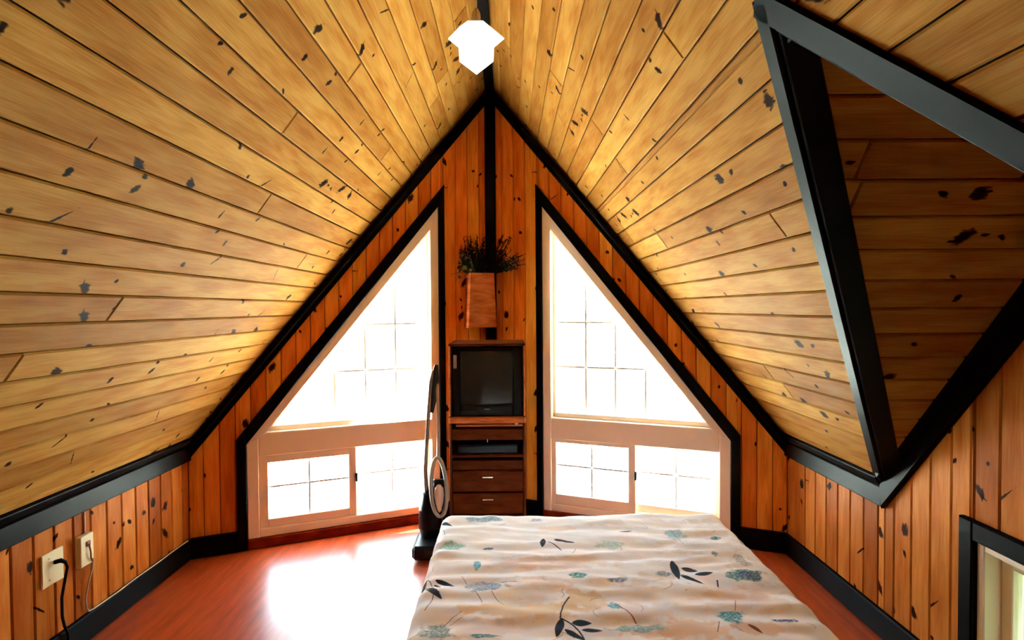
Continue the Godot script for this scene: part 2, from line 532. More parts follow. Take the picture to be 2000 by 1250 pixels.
# ================================================================ scene
func _ready() -> void:
	rng.seed = 4711
	# camera
	var cam := Camera3D.new()
	cam.name = "camera"
	add_child(cam)
	cam.fov = rad_to_deg(2.0 * atan(625.0 / 1100.0))
	cam.near = 0.02
	cam.far = 500.0
	cam.transform = Transform3D(Basis(Vector3(1.0, -0.0068, 0.007), Vector3(0.0069, 0.9997, -0.0213), Vector3(-0.0068, 0.0213, 0.9997)).orthonormalized(), Vector3(0.123, 1.5, 0.0))
	cam.current = true
	# overcast sky and exposure
	var env := Environment.new()
	env.background_mode = Environment.BG_SKY
	var sky := Sky.new()
	var sm := ProceduralSkyMaterial.new()
	sm.sky_top_color = Color(0.80, 0.92, 1.0)
	sm.sky_horizon_color = Color(0.86, 0.95, 1.0)
	sm.ground_horizon_color = Color(0.80, 0.82, 0.80)
	sm.ground_bottom_color = Color(0.72, 0.74, 0.70)
	sm.sky_energy_multiplier = 1.0
	sm.ground_energy_multiplier = 1.0
	sm.sun_angle_max = 0.0
	sky.sky_material = sm
	env.sky = sky
	env.background_energy_multiplier = 3.7
	env.ambient_light_source = Environment.AMBIENT_SOURCE_SKY
	env.tonemap_mode = Environment.TONE_MAPPER_LINEAR
	env.tonemap_exposure = 6.4
	env.sdfgi_enabled = true
	env.ssao_enabled = true
	env.ssil_enabled = true
	var we := WorldEnvironment.new()
	we.name = "environment"
	we.environment = env
	add_child(we)

	# high sun in front of the house: the eaves keep it off the panes, it lights the added pale sheet outside
	var sun := DirectionalLight3D.new()
	sun.name = "sun"
	sun.light_color = Color(0.96, 1.0, 0.96)
	sun.light_energy = 14.5
	sun.light_angular_distance = 2.0
	sun.shadow_enabled = true
	add_child(sun)
	sun.look_at_from_position(Vector3(-1.6, 9, -0.9), Vector3.ZERO)

	# materials
	wood_tex = board_texture(3, 5, Color(0.94, 0.81, 0.55), Color(0.80, 0.58, 0.30))
	plain_tex = board_texture(9, 0, Color(0.95, 0.86, 0.76), Color(0.70, 0.52, 0.42))
	M.ceiling = tints(Color(0.68, 0.575, 0.41), 0.08, 0.6, wood_tex)
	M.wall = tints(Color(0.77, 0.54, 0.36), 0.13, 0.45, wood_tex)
	M.gable = tints(Color(1.0, 0.66, 0.38), 0.10, 0.45, wood_tex)  # warm bounced light on the gable pine is mixed into this redder tint
	M.backing = mat(Color(0.10, 0.055, 0.03), 0.9)
	M.trim = mat(Color(0.040, 0.034, 0.034), 0.42)
	(M.trim as StandardMaterial3D).metallic_specular = 0.14
	M.frame = mat(Color(0.96, 0.87, 0.77), 0.4)
	M.muntin = mat(Color(0.92, 0.92, 0.92), 0.5)
	M.stool = wood(Color(0.55, 0.22, 0.10), 0.35, plain_tex)
	M.cabinet = wood(Color(0.45, 0.27, 0.16), 0.4, plain_tex)
	M.cabinet_edge = wood(Color(0.95, 0.68, 0.48), 0.3, plain_tex)  # highlight on the shelf edge painted in as a paler tint
	M.black = mat(Color(0.025, 0.025, 0.03), 0.3)
	M.black_matt = mat(Color(0.03, 0.03, 0.035), 0.7)
	M.glass = mat(Color(0.92, 0.97, 0.96, 0.06), 0.02)
	(M.glass as StandardMaterial3D).transparency = BaseMaterial3D.TRANSPARENCY_ALPHA
	M.chrome = mat(Color(0.8, 0.76, 0.7), 0.25, 0.9)
	M.ivory = mat(Color(0.88, 0.83, 0.66), 0.4)

	build_shell()
	print("shell ", Time.get_ticks_msec())
	build_trims()
	for s in [-1.0, 1.0]:
		build_gable_window(s)
	build_dormer_window()
	print("windows ", Time.get_ticks_msec())
	build_lamp()
	build_bed()
	build_cabinet()
	build_planter()
	build_vacuum()
	build_outlets()
	print("done ", Time.get_ticks_msec())

func gable_frame(s: float) -> Dictionary:
	return frame(P(0, 0, DC), Vector3(s, 0, G), Vector3.UP, Vector3(-s * G, 0, 1))

# ---------------------------------------------------------------- room shell
func build_shell() -> void:
	# ground outside, far below the windows
	var gt := thing("ground", "pale open ground outside, seen white through the windows", "ground", Vector3(0, -2.9, 0), "structure")
	var st := new_st()
	cbox(st, Vector3(0, -0.1, 0), Vector3(160, 0.2, 160), 0.01)
	part("ground_surface", st, mat(Color(0.14, 0.17, 0.11), 0.9), gt)

	# sheet added below the windows to bounce sun in, and the eaves above them
	var pt := thing("added_bounce_sheet", "unseen pale sheet added below the gable windows to bounce sun inside", "roof", P(0, -0.12, DC), "structure")
	st = new_st()
	cbox(st, Vector3(-1.9, -0.05, -1.1), Vector3(9.2, 0.1, 4.6), 0.01)
	part("bounce_surface", st, mat(Color(0.85, 0.87, 0.85), 0.8), pt)
	for s in [-1.0, 1.0]:
		var ef := frame(P(0, RIDGE, 0), Vector3(0, 0, -1), Vector3(s, -SLOPE, 0), Vector3(-s * SLOPE, -1, 0))
		st = new_st()
		var ep := clip(clip(rect(2.0, -0.05, 6.0, HALF * SL + 0.5), 1.0, G / SL, DC + 1.0), -1.0, -G / SL, -(DC + 0.12))
		plate(st, ep, ef, -0.16, -0.02, 0.0, Rect2(0, 0, 1, 1), true)
		part("added_eaves", st, mat(Color(0.88, 0.86, 0.82), 0.8), pt)  # unseen overhang added to keep sun off the panes and the nearest sheet

	# tall hedge beyond the dormer window: bumpy clipped foliage
	var ht := thing("hedge", "green hedge outside, dimly seen through the low dormer window", "hedge", P(4.3, -2.9, -0.5))
	st = new_st()
	var hn := FastNoiseLite.new()
	hn.seed = 14
	hn.frequency = 1.3
	hn.fractal_octaves = 3
	var hp := []
	for j in 41:
		var row := []
		for i in 25:
			var hx := 0.0
			var hy := 0.0
			var an := PI * i / 24.0
			hx = -cos(an) * 0.9
			hy = 8.6 * pow(maxf(sin(an), 0.0), 0.14)
			var hz := -9.4 + 16.4 * j / 40.0
			var bump := hn.get_noise_3d(hx, hy, hz) * 0.35
			row.append(Vector3(hx + signf(hx) * bump, maxf(hy + bump * 0.6, 0.0), hz))
		hp.append(row)
	for j in 40:
		for i in 24:
			var pa: Vector3 = hp[j][i]
			var pb: Vector3 = hp[j][i + 1]
			var pc: Vector3 = hp[j + 1][i + 1]
			var pd: Vector3 = hp[j + 1][i]
			var hnrm := (pb - pa).cross(pd - pa).normalized()
			if hnrm.dot(Vector3(pa.x, 0.4, 0)) < 0.0:
				hnrm = -hnrm
			quad(st, pa, pb, pc, pd, hnrm)
	part("hedge_foliage", st, mat(Color(0.18, 0.26, 0.16), 0.9), ht)

	# floor: continuous boards with long grain
	var ft := thing("floor", "glossy red-brown wooden floor beside and behind the bed", "floor", Vector3.ZERO, "structure")
	var ffr := frame(Vector3.ZERO, Vector3(0, 0, -1), Vector3(1, 0, 0), Vector3.UP)
	st = new_st()
	plate(st, pv([Vector2(BACK, -HALF), Vector2(DL, -HALF), Vector2(DC + 0.1, 0), Vector2(DL, HALF), Vector2(BACK, HALF)]), ffr, -0.2, 0.0, 0.0, Rect2(0, 0, 0.55, 1.3), true)
	var fm := wood(Color(1, 1, 1), 0.3, floor_texture())
	fm.metallic_specular = 0.75
	fm.uv1_scale = Vector3(1, 1, 1)
	# texture rows run along the room
	fm.uv1_triplanar = true
	fm.uv1_world_triplanar = true
	fm.uv1_scale = Vector3(0.8, 0.8, 0.4)
	part("floor_boards", st, fm, ft)

	# ceiling
	var ct := thing("ceiling", "steep knotty pine board ceiling with a dormer opening", "ceiling", Vector3.ZERO, "structure")
	var bmax := HALF * SL
	for s in [-1.0, 1.0]:
		var f := frame(P(0, RIDGE, 0), Vector3(0, 0, -1), Vector3(s, -SLOPE, 0), Vector3(-s * SLOPE, -1, 0))
		var gl := [1.0, G / SL, DC]
		var regions := []
		st = new_st()
		var sub := rect(BACK, -0.05, DC + 0.25, bmax + 0.1)
		sub = clip(sub, gl[0], gl[1], DC + 0.12)
		if s < 0.0:
			regions = [[gl]]
			plate(st, sub, f, -0.16, -0.0145, 0.0, Rect2(0, 0, 1, 1), true)
		else:
			var ab := DX * SL
			var af := DD + (DY - KNEE) / KF
			var an := DD - (DY - KNEE) / KN
			# far side of the far valley, near side of the near valley, and all above the apex
			var kf := (af - DD) / (bmax - ab)
			var kn := (DD - an) / (bmax - ab)
			var above := [0.0, 1.0, ab]
			var below := [0.0, -1.0, -ab]
			var far := [-1.0, kf, kf * ab - DD]
			var near := [1.0, kn, kn * ab + DD]
			regions = [[gl, above], [gl, below, far], [gl, below, near]]
			for reg in [[above], [below, far], [below, near]]:
				var q := sub
				for h in reg:
					q = clip(q, h[0], h[1], h[2])
				plate(st, q, f, -0.16, -0.0145, 0.0, Rect2(0, 0, 1, 1), true)
		var slope := part("roof_slope", st, M.backing, ct)
		lay_rows(f, BACK, DC + 0.02, 0.02, bmax + 0.02, ROW, regions, slope, "plank", M.ceiling, 2.6, 5.0)
	# dormer: two small slopes with boards across the room
	for s in [1.0, -1.0]:
		var k := KF if s > 0.0 else KN
		var nb := sqrt(1.0 + k * k)
		var f := frame(P(0, DY, DD), Vector3(1, 0, 0), Vector3(0, -k, -s), Vector3(0, -1, s * k))
		var bm := (DY - KNEE) / k * nb
		var valley := [-1.0, k / (nb * SLOPE), -DX]
		st = new_st()
		var sub := clip(rect(0.5, -0.03, HALF + 0.02, bm + 0.03), valley[0], valley[1], valley[2] + 0.004)
		plate(st, sub, f, -0.12, -0.0145, 0.0, Rect2(0, 0, 1, 1), true)
		var slope := part("dormer_slope", st, M.backing, ct)
		lay_rows(f, 0.6, HALF, 0.045, bm, 0.115, [[valley]], slope, "plank", M.ceiling, 0.9, 2.4)

	# low wall on the left
	var wl := thing("wall_left", "low wall of upright reddish pine boards under the left slope", "wall", Vector3.ZERO, "structure")
	var lf := frame(P(-HALF, 0, 0), Vector3.UP, Vector3(0, 0, -1), Vector3(1, 0, 0))
	st = new_st()
	plate(st, rect(-0.2, BACK, KNEE + 0.12, DL + 0.1), lf, -0.14, -0.0145, 0.0, Rect2(0, 0, 1, 1), true)
	var lining := part("lining", st, M.backing, wl)
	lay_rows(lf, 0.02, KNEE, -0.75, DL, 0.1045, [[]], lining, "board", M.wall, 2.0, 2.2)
	st = new_st()
	plate(st, rect(0.0, BACK, KNEE, -0.76), lf, -0.014, 0.0)
	part("plain_panel", st, (M.wall as Array)[1], lining)

	# wall on the right, rising into the dormer gable
	var wr := thing("wall_right", "knotty upright board wall rising into the dormer gable", "wall", Vector3.ZERO, "structure")
	var rf := frame(P(HALF, 0, 0), Vector3.UP, Vector3(0, 0, -1), Vector3(-1, 0, 0))
	var w0 := 0.545
	var w1 := 2.035
	var wy0 := 0.085
	var wy1 := 0.695
	var rake_f := [1.0, KF, DY + KF * DD]
	var rake_n := [1.0, -KN, DY - KN * DD]
	var dn := DD - (DY - KNEE) / KN
	var df := DD + (DY - KNEE) / KF
	var regs := [[[0, 1, dn], [1, 0, KNEE]], [[0, -1, -df], [1, 0, KNEE]], [[0, -1, -dn], [0, 1, w0], rake_n], [[0, -1, -w1], [0, 1, df], rake_f],
		[[0, -1, -w0], [0, 1, w1], [-1, 0, -wy1], rake_f, rake_n], [[0, -1, -w0], [0, 1, w1], [1, 0, wy0]]]
	st = new_st()
	for reg in regs:
		var q := rect(-0.2, BACK, 3.0, DL + 0.1)
		for h in reg:
			q = clip(q, h[0], h[1], h[2])
		plate(st, q, rf, -0.14, -0.0145, 0.0, Rect2(0, 0, 1, 1), true)
	lining = part("lining", st, M.backing, wr)
	var b := 2.02 - 0.1055 * 18
	while b < DL:
		for reg in regs:
			var q := rect(0.02, b, 2.6, minf(b + 0.1025, DL))
			for h in reg:
				q = clip(q, h[0], h[1], h[2])
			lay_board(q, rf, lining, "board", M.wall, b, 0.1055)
		b += 0.1055
	st = new_st()
	plate(st, rect(0.0, BACK, KNEE, 0.115), rf, -0.014, 0.0)
	part("plain_panel", st, (M.wall as Array)[1], lining)

	# gable wall in two leaves that meet at the far post
	var wf := thing("wall_front", "folded gable wall of upright pine boards with warm bounce light in their orange-red tint around two windows", "wall", Vector3.ZERO, "structure")
	for s in [-1.0, 1.0]:
		var f := gable_frame(s)
		# coordinates: (horizontal distance from the corner along the leaf, height)
		var roof_line := [SLOPE / Q, 1.0, RIDGE + 0.02]
		var xs := [0.345 * Q, 1.55 * Q, HALF * Q]
		var ws := -1.3505 / Q
		var wline := [ws, -1.0, -(2.355 - ws * 0.327 * Q)]   # above the window's slope
		wline = [-(-ws), -1.0, -(2.345 + (-ws) * 0.327 * Q)]
		st = new_st()
		var top_reg := [[-1, 0, -xs[0]], [1, 0, xs[1]], [ws, -1.0, ws * 0.327 * Q - 2.345], roof_line]
		var gregs := [[[1, 0, xs[0]], roof_line], [[-1, 0, -xs[1]], roof_line], top_reg]
		var low := [[-1, 0, -xs[0]], [1, 0, xs[1]], [0, 1, 0.0]]
		for reg in gregs + [low]:
			var q := rect(0.0, -0.2, HALF * Q + 0.02, 3.3)
			for h in reg:
				q = clip(q, h[0], h[1], h[2])
			plate(st, q, f, -0.14, -0.0145, 0.0, Rect2(0, 0, 1, 1), true)
		var leaf := part("gable_leaf", st, M.backing, wf)
		# upright boards: swap axes so that the grain runs up
		var fu := frame(P(0, 0, DC), Vector3.UP, Vector3(s, 0, G), Vector3(-s * G, 0, 1))
		var x := 0.0
		while x < HALF * Q:
			for reg in gregs:
				var q := rect(0.02, x, 3.3, minf(x + 0.0865, HALF * Q))
				for h in reg:
					q = clip(q, h[1], h[0], h[2])
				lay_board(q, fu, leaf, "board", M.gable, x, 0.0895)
			x += 0.0895

	# wall behind the camera
	var wb := thing("wall_back", "plain timber wall closing the room behind the viewer", "wall", Vector3.ZERO, "structure")
	var bf := frame(P(0, 0, BACK), Vector3(1, 0, 0), Vector3.UP, Vector3(0, 0, -1))
	st = new_st()
	plate(st, pv([Vector2(-HALF - 0.1, -0.2), Vector2(HALF + 0.1, -0.2), Vector2(HALF + 0.1, KNEE - 0.1), Vector2(0, RIDGE + 0.05), Vector2(-HALF - 0.1, KNEE - 0.1)]), bf, -0.14, 0.0, 0.0, Rect2(0, 0, 0.5, 1.1), true)
	part("lining", st, (M.wall as Array)[2], wb)

# ---------------------------------------------------------------- black-stained trim
func build_trims() -> void:
	var st: SurfaceTool
	var t := thing("trim_1", "black ridge strip running along the top of the ceiling", "trim", P(0, RIDGE, DC), "structure")
	st = new_st()
	beam(st, P(0, RIDGE - 0.045, BACK) - t.position, P(0, RIDGE - 0.045, DC - 0.02) - t.position, Vector3.DOWN, 0.066, 0.05)
	part("ridge_strip", st, M.trim, t)

	t = thing("trim_2", "black upright post in the fold of the gable wall", "trim", P(0, 0, DC), "structure")
	st = new_st()
	beam(st, Vector3(0, 0, 0.012), Vector3(0, RIDGE - 0.05, 0.012), Vector3(0, 0, 1), 0.078, 0.045, 0.006)
	part("corner_post", st, M.trim, t)

	# sloping boards where the gable meets the ceiling
	for s in [-1.0, 1.0]:
		t = thing("trim_3" if s < 0.0 else "trim_4", "black sloping board between %s ceiling slope and gable" % ("left" if s < 0.0 else "right"), "trim", Vector3.ZERO, "structure")
		var f := gable_frame(s)
		var e := HALF * Q
		st = new_st()
		plate(st, pv([Vector2(0, 3.017), Vector2(e, 0.595), Vector2(e, 0.70), Vector2(0, 3.125)]), f, 0.0, 0.022, 0.005)
		part("rake_board", st, M.trim, t)
		st = new_st()
		plate(st, pv([Vector2(0, 3.062), Vector2(e, 0.640), Vector2(e, 0.70), Vector2(0, 3.125)]), f, 0.022, 0.05, 0.012)
		part("moulding", st, M.trim, t)

	# boards along the top of the low walls
	var df := DD + (DY - KNEE) / KF
	for s in [-1.0, 1.0]:
		t = thing("trim_5" if s < 0.0 else "trim_6", "black board along the top of the low %s wall" % ("left" if s < 0.0 else "right"), "trim", Vector3.ZERO, "structure")
		var near := BACK if s < 0.0 else df
		var wfr := frame(P(s * HALF, 0, 0), Vector3.UP, Vector3(0, 0, -1), Vector3(-s, 0, 0))
		st = new_st()
		plate(st, rect(0.595, near, 0.685, DL), wfr, 0.0, 0.02, 0.004)
		part("wall_board", st, M.trim, t)
		var rfr := frame(P(0, RIDGE, 0), Vector3(0, 0, -1), Vector3(s, -SLOPE, 0), Vector3(-s * SLOPE, -1, 0))
		var bm := HALF * SL
		st = new_st()
		plate(st, rect(near, bm - 0.055, DL, bm - 0.004), rfr, 0.0, 0.018, 0.004)
		part("ceiling_board", st, M.trim, t)

	# dormer: valley boards on the ceiling side and on the dormer side
	t = thing("trim_7", "black valley board on the far side of the dormer opening", "trim", Vector3.ZERO, "structure")
	var apex := P(DX, DY, DD)
	var ndf := Vector3(0, -1, KF).normalized()
	var bm2 := HALF * SL
	var ab := DX * SL
	var roof := frame(P(0, RIDGE, 0), Vector3(0, 0, -1), Vector3(1, -SLOPE, 0), Vector3(-SLOPE, -1, 0))
	st = new_st()
	valley_board(st, roof, Vector2(DD, ab), Vector2(df, bm2), 0.046, 1.0)
	part("ceiling_board", st, M.trim, t)
	var nbf := sqrt(1.0 + KF * KF)
	var ffar := frame(P(0, DY, DD), Vector3(1, 0, 0), Vector3(0, -KF, -1), Vector3(0, -1, KF))
	st = new_st()
	valley_board(st, ffar, Vector2(DX, 0.0), Vector2(HALF, (DY - KNEE) / KF * nbf), 0.074, -1.0)
	part("dormer_board", st, M.trim, t)

	t = thing("trim_8", "black valley board on the near side of the dormer opening", "trim", Vector3.ZERO, "structure")
	var dn := DD - (DY - KNEE) / KN
	st = new_st()
	valley_board(st, roof, Vector2(DD, ab), Vector2(dn, bm2), 0.078, -1.0)
	part("ceiling_board", st, M.trim, t)
	var nbn := sqrt(1.0 + KN * KN)
	var fnear := frame(P(0, DY, DD), Vector3(1, 0, 0), Vector3(0, -KN, 1), Vector3(0, -1, -KN))
	st = new_st()
	valley_board(st, fnear, Vector2(DX, 0.0), Vector2(HALF, (DY - KNEE) / KN * nbn), 0.074, -1.0)
	part("dormer_board", st, M.trim, t)

	t = thing("trim_9", "broad black sloping board on the dormer gable wall", "trim", Vector3.ZERO, "structure")
	var rf := frame(P(HALF, 0, 0), Vector3(0, 0, -1), Vector3.UP, Vector3(-1, 0, 0))
	st = new_st()
	plate(st, pv([Vector2(DD, DY - 0.115), Vector2(df - 0.005, 0.59), Vector2(df + 0.005, KNEE), Vector2(DD, DY)]), rf, 0.0, 0.026, 0.005)
	plate(st, pv([Vector2(DD, DY - 0.115), Vector2(DD, DY), Vector2(dn, KNEE), Vector2(dn, 0.58)]), rf, 0.0, 0.026, 0.005)
	part("rake_board", st, M.trim, t)
	st = new_st()
	beam(st, P(HALF - 0.03, DY - 0.02, DD) , P(HALF - 0.03, KNEE + 0.05, df - 0.03), ndf, 0.07, 0.025, 0.004)
	part("ceiling_board", st, M.trim, t)
	st = new_st()
	beam(st, P(DX + 0.03, DY - 0.02, DD), P(HALF, DY - 0.02, DD), Vector3.DOWN, 0.06, 0.03)
	part("dormer_ridge_strip", st, M.trim, t)

	# skirting
	for s in [-1.0, 1.0]:
		t = thing("baseboard_left" if s < 0.0 else "baseboard_right", "black skirting board at the foot of the low %s wall" % ("left" if s < 0.0 else "right"), "baseboard", Vector3.ZERO, "structure")
		var wfr := frame(P(s * HALF, 0, 0), Vector3.UP, Vector3(0, 0, -1), Vector3(-s, 0, 0))
		st = new_st()
		plate(st, rect(0.0, BACK, 0.1235, DL - 0.005), wfr, 0.0, 0.022, 0.006)
		part("skirting", st, M.trim, t)
		var f := gable_frame(s)
		st = new_st()
		plate(st, rect(1.566 * Q, 0.0, HALF * Q - 0.01, 0.1235), f, 0.0, 0.030, 0.006)
		plate(st, rect(0.0, 0.0, 0.327 * Q, 0.1235), f, 0.0, 0.022, 0.006)
		part("gable_skirting", st, M.trim, t)

# board lying on one side of a valley line, in the plane of a frame
func valley_board(st: SurfaceTool, f: Dictionary, a: Vector2, b: Vector2, width: float, s: float) -> void:
	var e := (b - a).normalized()
	var off := Vector2(-e.y, e.x)
	if off.x * s < 0.0 and s > 0.0: off = -off
	if s < 0.0:
		# the other side: away from the ridge of the board's own plane
		off = Vector2(e.y, -e.x)
		if f.a == Vector3(1, 0, 0) and off.x < 0.0: off = -off
		if f.a != Vector3(1, 0, 0) and off.x > 0.0: off = -off
	plate(st, pv([a - e * 0.06, b, b + off * width, a - e * 0.06 + off * width]), f, 0.0, 0.013, 0.004)

# ---------------------------------------------------------------- windows
func ring(st: SurfaceTool, f: Dictionary, x0: float, y0: float, x1: float, y1: float, gx0: float, gy0: float, gx1: float, gy1: float, h0: float, h1: float, bev := 0.003) -> void:
	plate(st, rect(x0, y0, gx0, y1), f, h0, h1, bev)
	plate(st, rect(gx1, y0, x1, y1), f, h0, h1, bev)
	plate(st, rect(gx0, y0, gx1, gy0), f, h0, h1, bev)
	plate(st, rect(gx0, gy1, gx1, y1), f, h0, h1, bev)

func sc(arr: Array) -> PackedVector2Array:
	var r := PackedVector2Array()
	for v in arr:
		r.append(Vector2(v[0] * Q, v[1]))
	return r

func build_gable_window(s: float) -> void:
	var f := gable_frame(s)
	var t := thing("window_1" if s < 0.0 else "window_2", "tall cream-framed window with sloping top %s the cabinet, black casing, bright panes" % ("left of" if s < 0.0 else "right of"), "window", Vector3.ZERO, "structure")
	var st := new_st()
	plate(st, sc([[0.327, 0.0], [0.327, 2.37], [0.367, 2.215], [0.367, 0.0]]), f, -0.014, 0.024, 0.005)
	plate(st, sc([[0.327, 2.37], [1.568, 0.694], [1.515, 0.66], [0.367, 2.215]]), f, -0.014, 0.024, 0.005)
	plate(st, sc([[1.568, 0.694], [1.568, 0.0], [1.515, 0.0], [1.515, 0.66]]), f, -0.014, 0.024, 0.005)
	var casing := part("casing", st, M.trim, t)
	casing.set_meta("label", "black-stained casing")
	st = new_st()
	plate(st, sc([[0.367, 0.062], [0.367, 2.215], [0.422, 2.046], [0.422, 0.062]]), f, -0.12, 0.004, 0.004)
	plate(st, sc([[0.367, 2.215], [1.515, 0.66], [1.405, 0.730], [0.422, 2.046]]), f, -0.12, 0.004, 0.004)
	plate(st, sc([[1.515, 0.66], [1.515, 0.062], [1.452, 0.062], [1.452, 0.70]]), f, -0.12, 0.004, 0.004)
	plate(st, sc([[0.422, 0.575], [1.452, 0.575], [1.452, 0.70], [1.405, 0.725], [0.422, 0.725]]), f, -0.12, 0.0, 0.004)
	plate(st, sc([[0.422, 0.062], [1.452, 0.062], [1.452, 0.115], [0.422, 0.115]]), f, -0.12, 0.0, 0.004)
	part("window_frame", st, M.frame, t)
	st = new_st()
	plate(st, sc([[0.367, 0.0], [1.515, 0.0], [1.515, 0.062], [0.367, 0.062]]), f, -0.1, 0.018, 0.005)
	var stool := part("sill_board", st, M.stool, t)
	stool.set_meta("label", "dark red-brown sill board")
	# upper light
	st = new_st()
	var sl := (0.730 - 2.046) / (1.405 - 0.422)
	plate(st, sc([[0.422, 0.725], [0.422, 2.046], [0.438, 2.005], [0.438, 0.725]]), f, -0.10, -0.055, 0.003)
	plate(st, sc([[0.422, 2.046], [1.405, 0.730], [1.375, 0.750], [0.438, 2.005]]), f, -0.10, -0.055, 0.003)
	plate(st, sc([[0.438, 0.725], [1.400, 0.725], [1.375, 0.757], [0.438, 0.757]]), f, -0.10, -0.035, 0.003)
	var up := part("fixed_sash", st, M.frame, t)
	st = new_st()
	plate(st, sc([[0.43, 0.74], [1.385, 0.74], [0.43, 2.02]]), f, -0.083, -0.078, 0.0, Rect2(0, 0, 1, 1), true)
	part("pane", st, M.glass, up)
	for x in [0.638, 0.830, 1.018]:
		st = new_st()
		var top: float = 2.02 + sl * (x - 0.43)
		plate(st, sc([[x - 0.006, 0.757], [x + 0.006, 0.757], [x + 0.006, top], [x - 0.006, top]]), f, -0.078, -0.073)
		part("muntin", st, M.muntin, up)
	for y in [1.08, 1.395]:
		st = new_st()
		var xe: float = 0.43 + (y - 2.02) / sl
		plate(st, sc([[0.43, y - 0.006], [xe, y - 0.006], [xe, y + 0.006], [0.43, y + 0.006]]), f, -0.078, -0.073)
		part("muntin", st, M.muntin, up)
	# lower sliding sashes: frame rect, glass rect, depth
	var sashes := []
	if s < 0.0:
		sashes = [[0.900, 0.115, 1.452, 0.575, 0.946, 0.170, 1.403, 0.528, -0.045, -0.008], [0.422, 0.115, 0.945, 0.575, 0.448, 0.140, 0.885, 0.555, -0.095, -0.06]]
	else:
		sashes = [[0.422, 0.115, 0.965, 0.575, 0.453, 0.185, 0.920, 0.550, -0.045, -0.008], [0.930, 0.115, 1.452, 0.575, 0.972, 0.165, 1.430, 0.552, -0.095, -0.06]]
	for a in sashes:
		st = new_st()
		ring(st, f, a[0] * Q, a[1], a[2] * Q, a[3], a[4] * Q, a[5], a[6] * Q, a[7], a[8], a[9])
		var sash := part("sliding_sash", st, M.frame, t)
		var hm: float = (a[8] + a[9]) * 0.5
		st = new_st()
		plate(st, rect(a[4] * Q - 0.005, a[5] - 0.005, a[6] * Q + 0.005, a[7] + 0.005), f, hm - 0.002, hm + 0.002, 0.0, Rect2(0, 0, 1, 1), true)
		part("pane", st, M.glass, sash)
		var mx: float = (a[4] + a[6]) * 0.5 * Q
		var my: float = a[5] + (a[7] - a[5]) * 0.56
		st = new_st()
		plate(st, rect(mx - 0.006, a[5], mx + 0.006, a[7]), f, hm + 0.002, hm + 0.006)
		part("muntin", st, M.muntin, sash)
		st = new_st()
		plate(st, rect(a[4] * Q, my - 0.006, a[6] * Q, my + 0.006), f, hm + 0.002, hm + 0.006)
		part("muntin", st, M.muntin, sash)
		if a[9] > -0.02:
			st = new_st()
			var lx: float = (0.902 if s < 0.0 else 0.966) * Q
			plate(st, rect(lx - 0.009, 0.345, lx + 0.009, 0.40), f, -0.008, 0.012, 0.004)
			part("latch", st, M.black, sash)

func build_dormer_window() -> void:
	var f := frame(P(HALF, 0, 0), Vector3(0, 0, -1), Vector3.UP, Vector3(-1, 0, 0))
	var t := thing("window_3", "low white-framed window with black casing in the knotty dormer wall", "window", Vector3.ZERO, "structure")
	var d0 := 0.52
	var d1 := 2.062
	var y0 := 0.06
	var y1 := 0.722
	var st := new_st()
	ring(st, f, d0, y0, d1, y1, d0 + 0.062, y0 + 0.06, d1 - 0.062, y1 - 0.07, -0.014, 0.024, 0.005)
	var c := part("casing", st, M.trim, t)
	c.set_meta("label", "black-stained casing")
	st = new_st()
	ring(st, f, d0 + 0.06, y0 + 0.058, d1 - 0.06, y1 - 0.068, d0 + 0.092, y0 + 0.09, d1 - 0.092, y1 - 0.10, -0.14, 0.002, 0.004)
	part("window_frame", st, M.frame, t)
	var mid := (d0 + d1) * 0.5
	for a in [[mid - 0.03, d1 - 0.092, -0.06], [d0 + 0.092, mid + 0.03, -0.10]]:
		st = new_st()
		ring(st, f, a[0], y0 + 0.09, a[1], y1 - 0.10, a[0] + 0.045, y0 + 0.135, a[1] - 0.045, y1 - 0.145, a[2] - 0.035, a[2], 0.003)
		var sash := part("sliding_sash", st, M.frame, t)
		st = new_st()
		plate(st, rect(a[0] + 0.04, y0 + 0.13, a[1] - 0.04, y1 - 0.14), f, a[2] - 0.022, a[2] - 0.018, 0.0, Rect2(0, 0, 1, 1), true)
		part("pane", st, M.glass, sash)

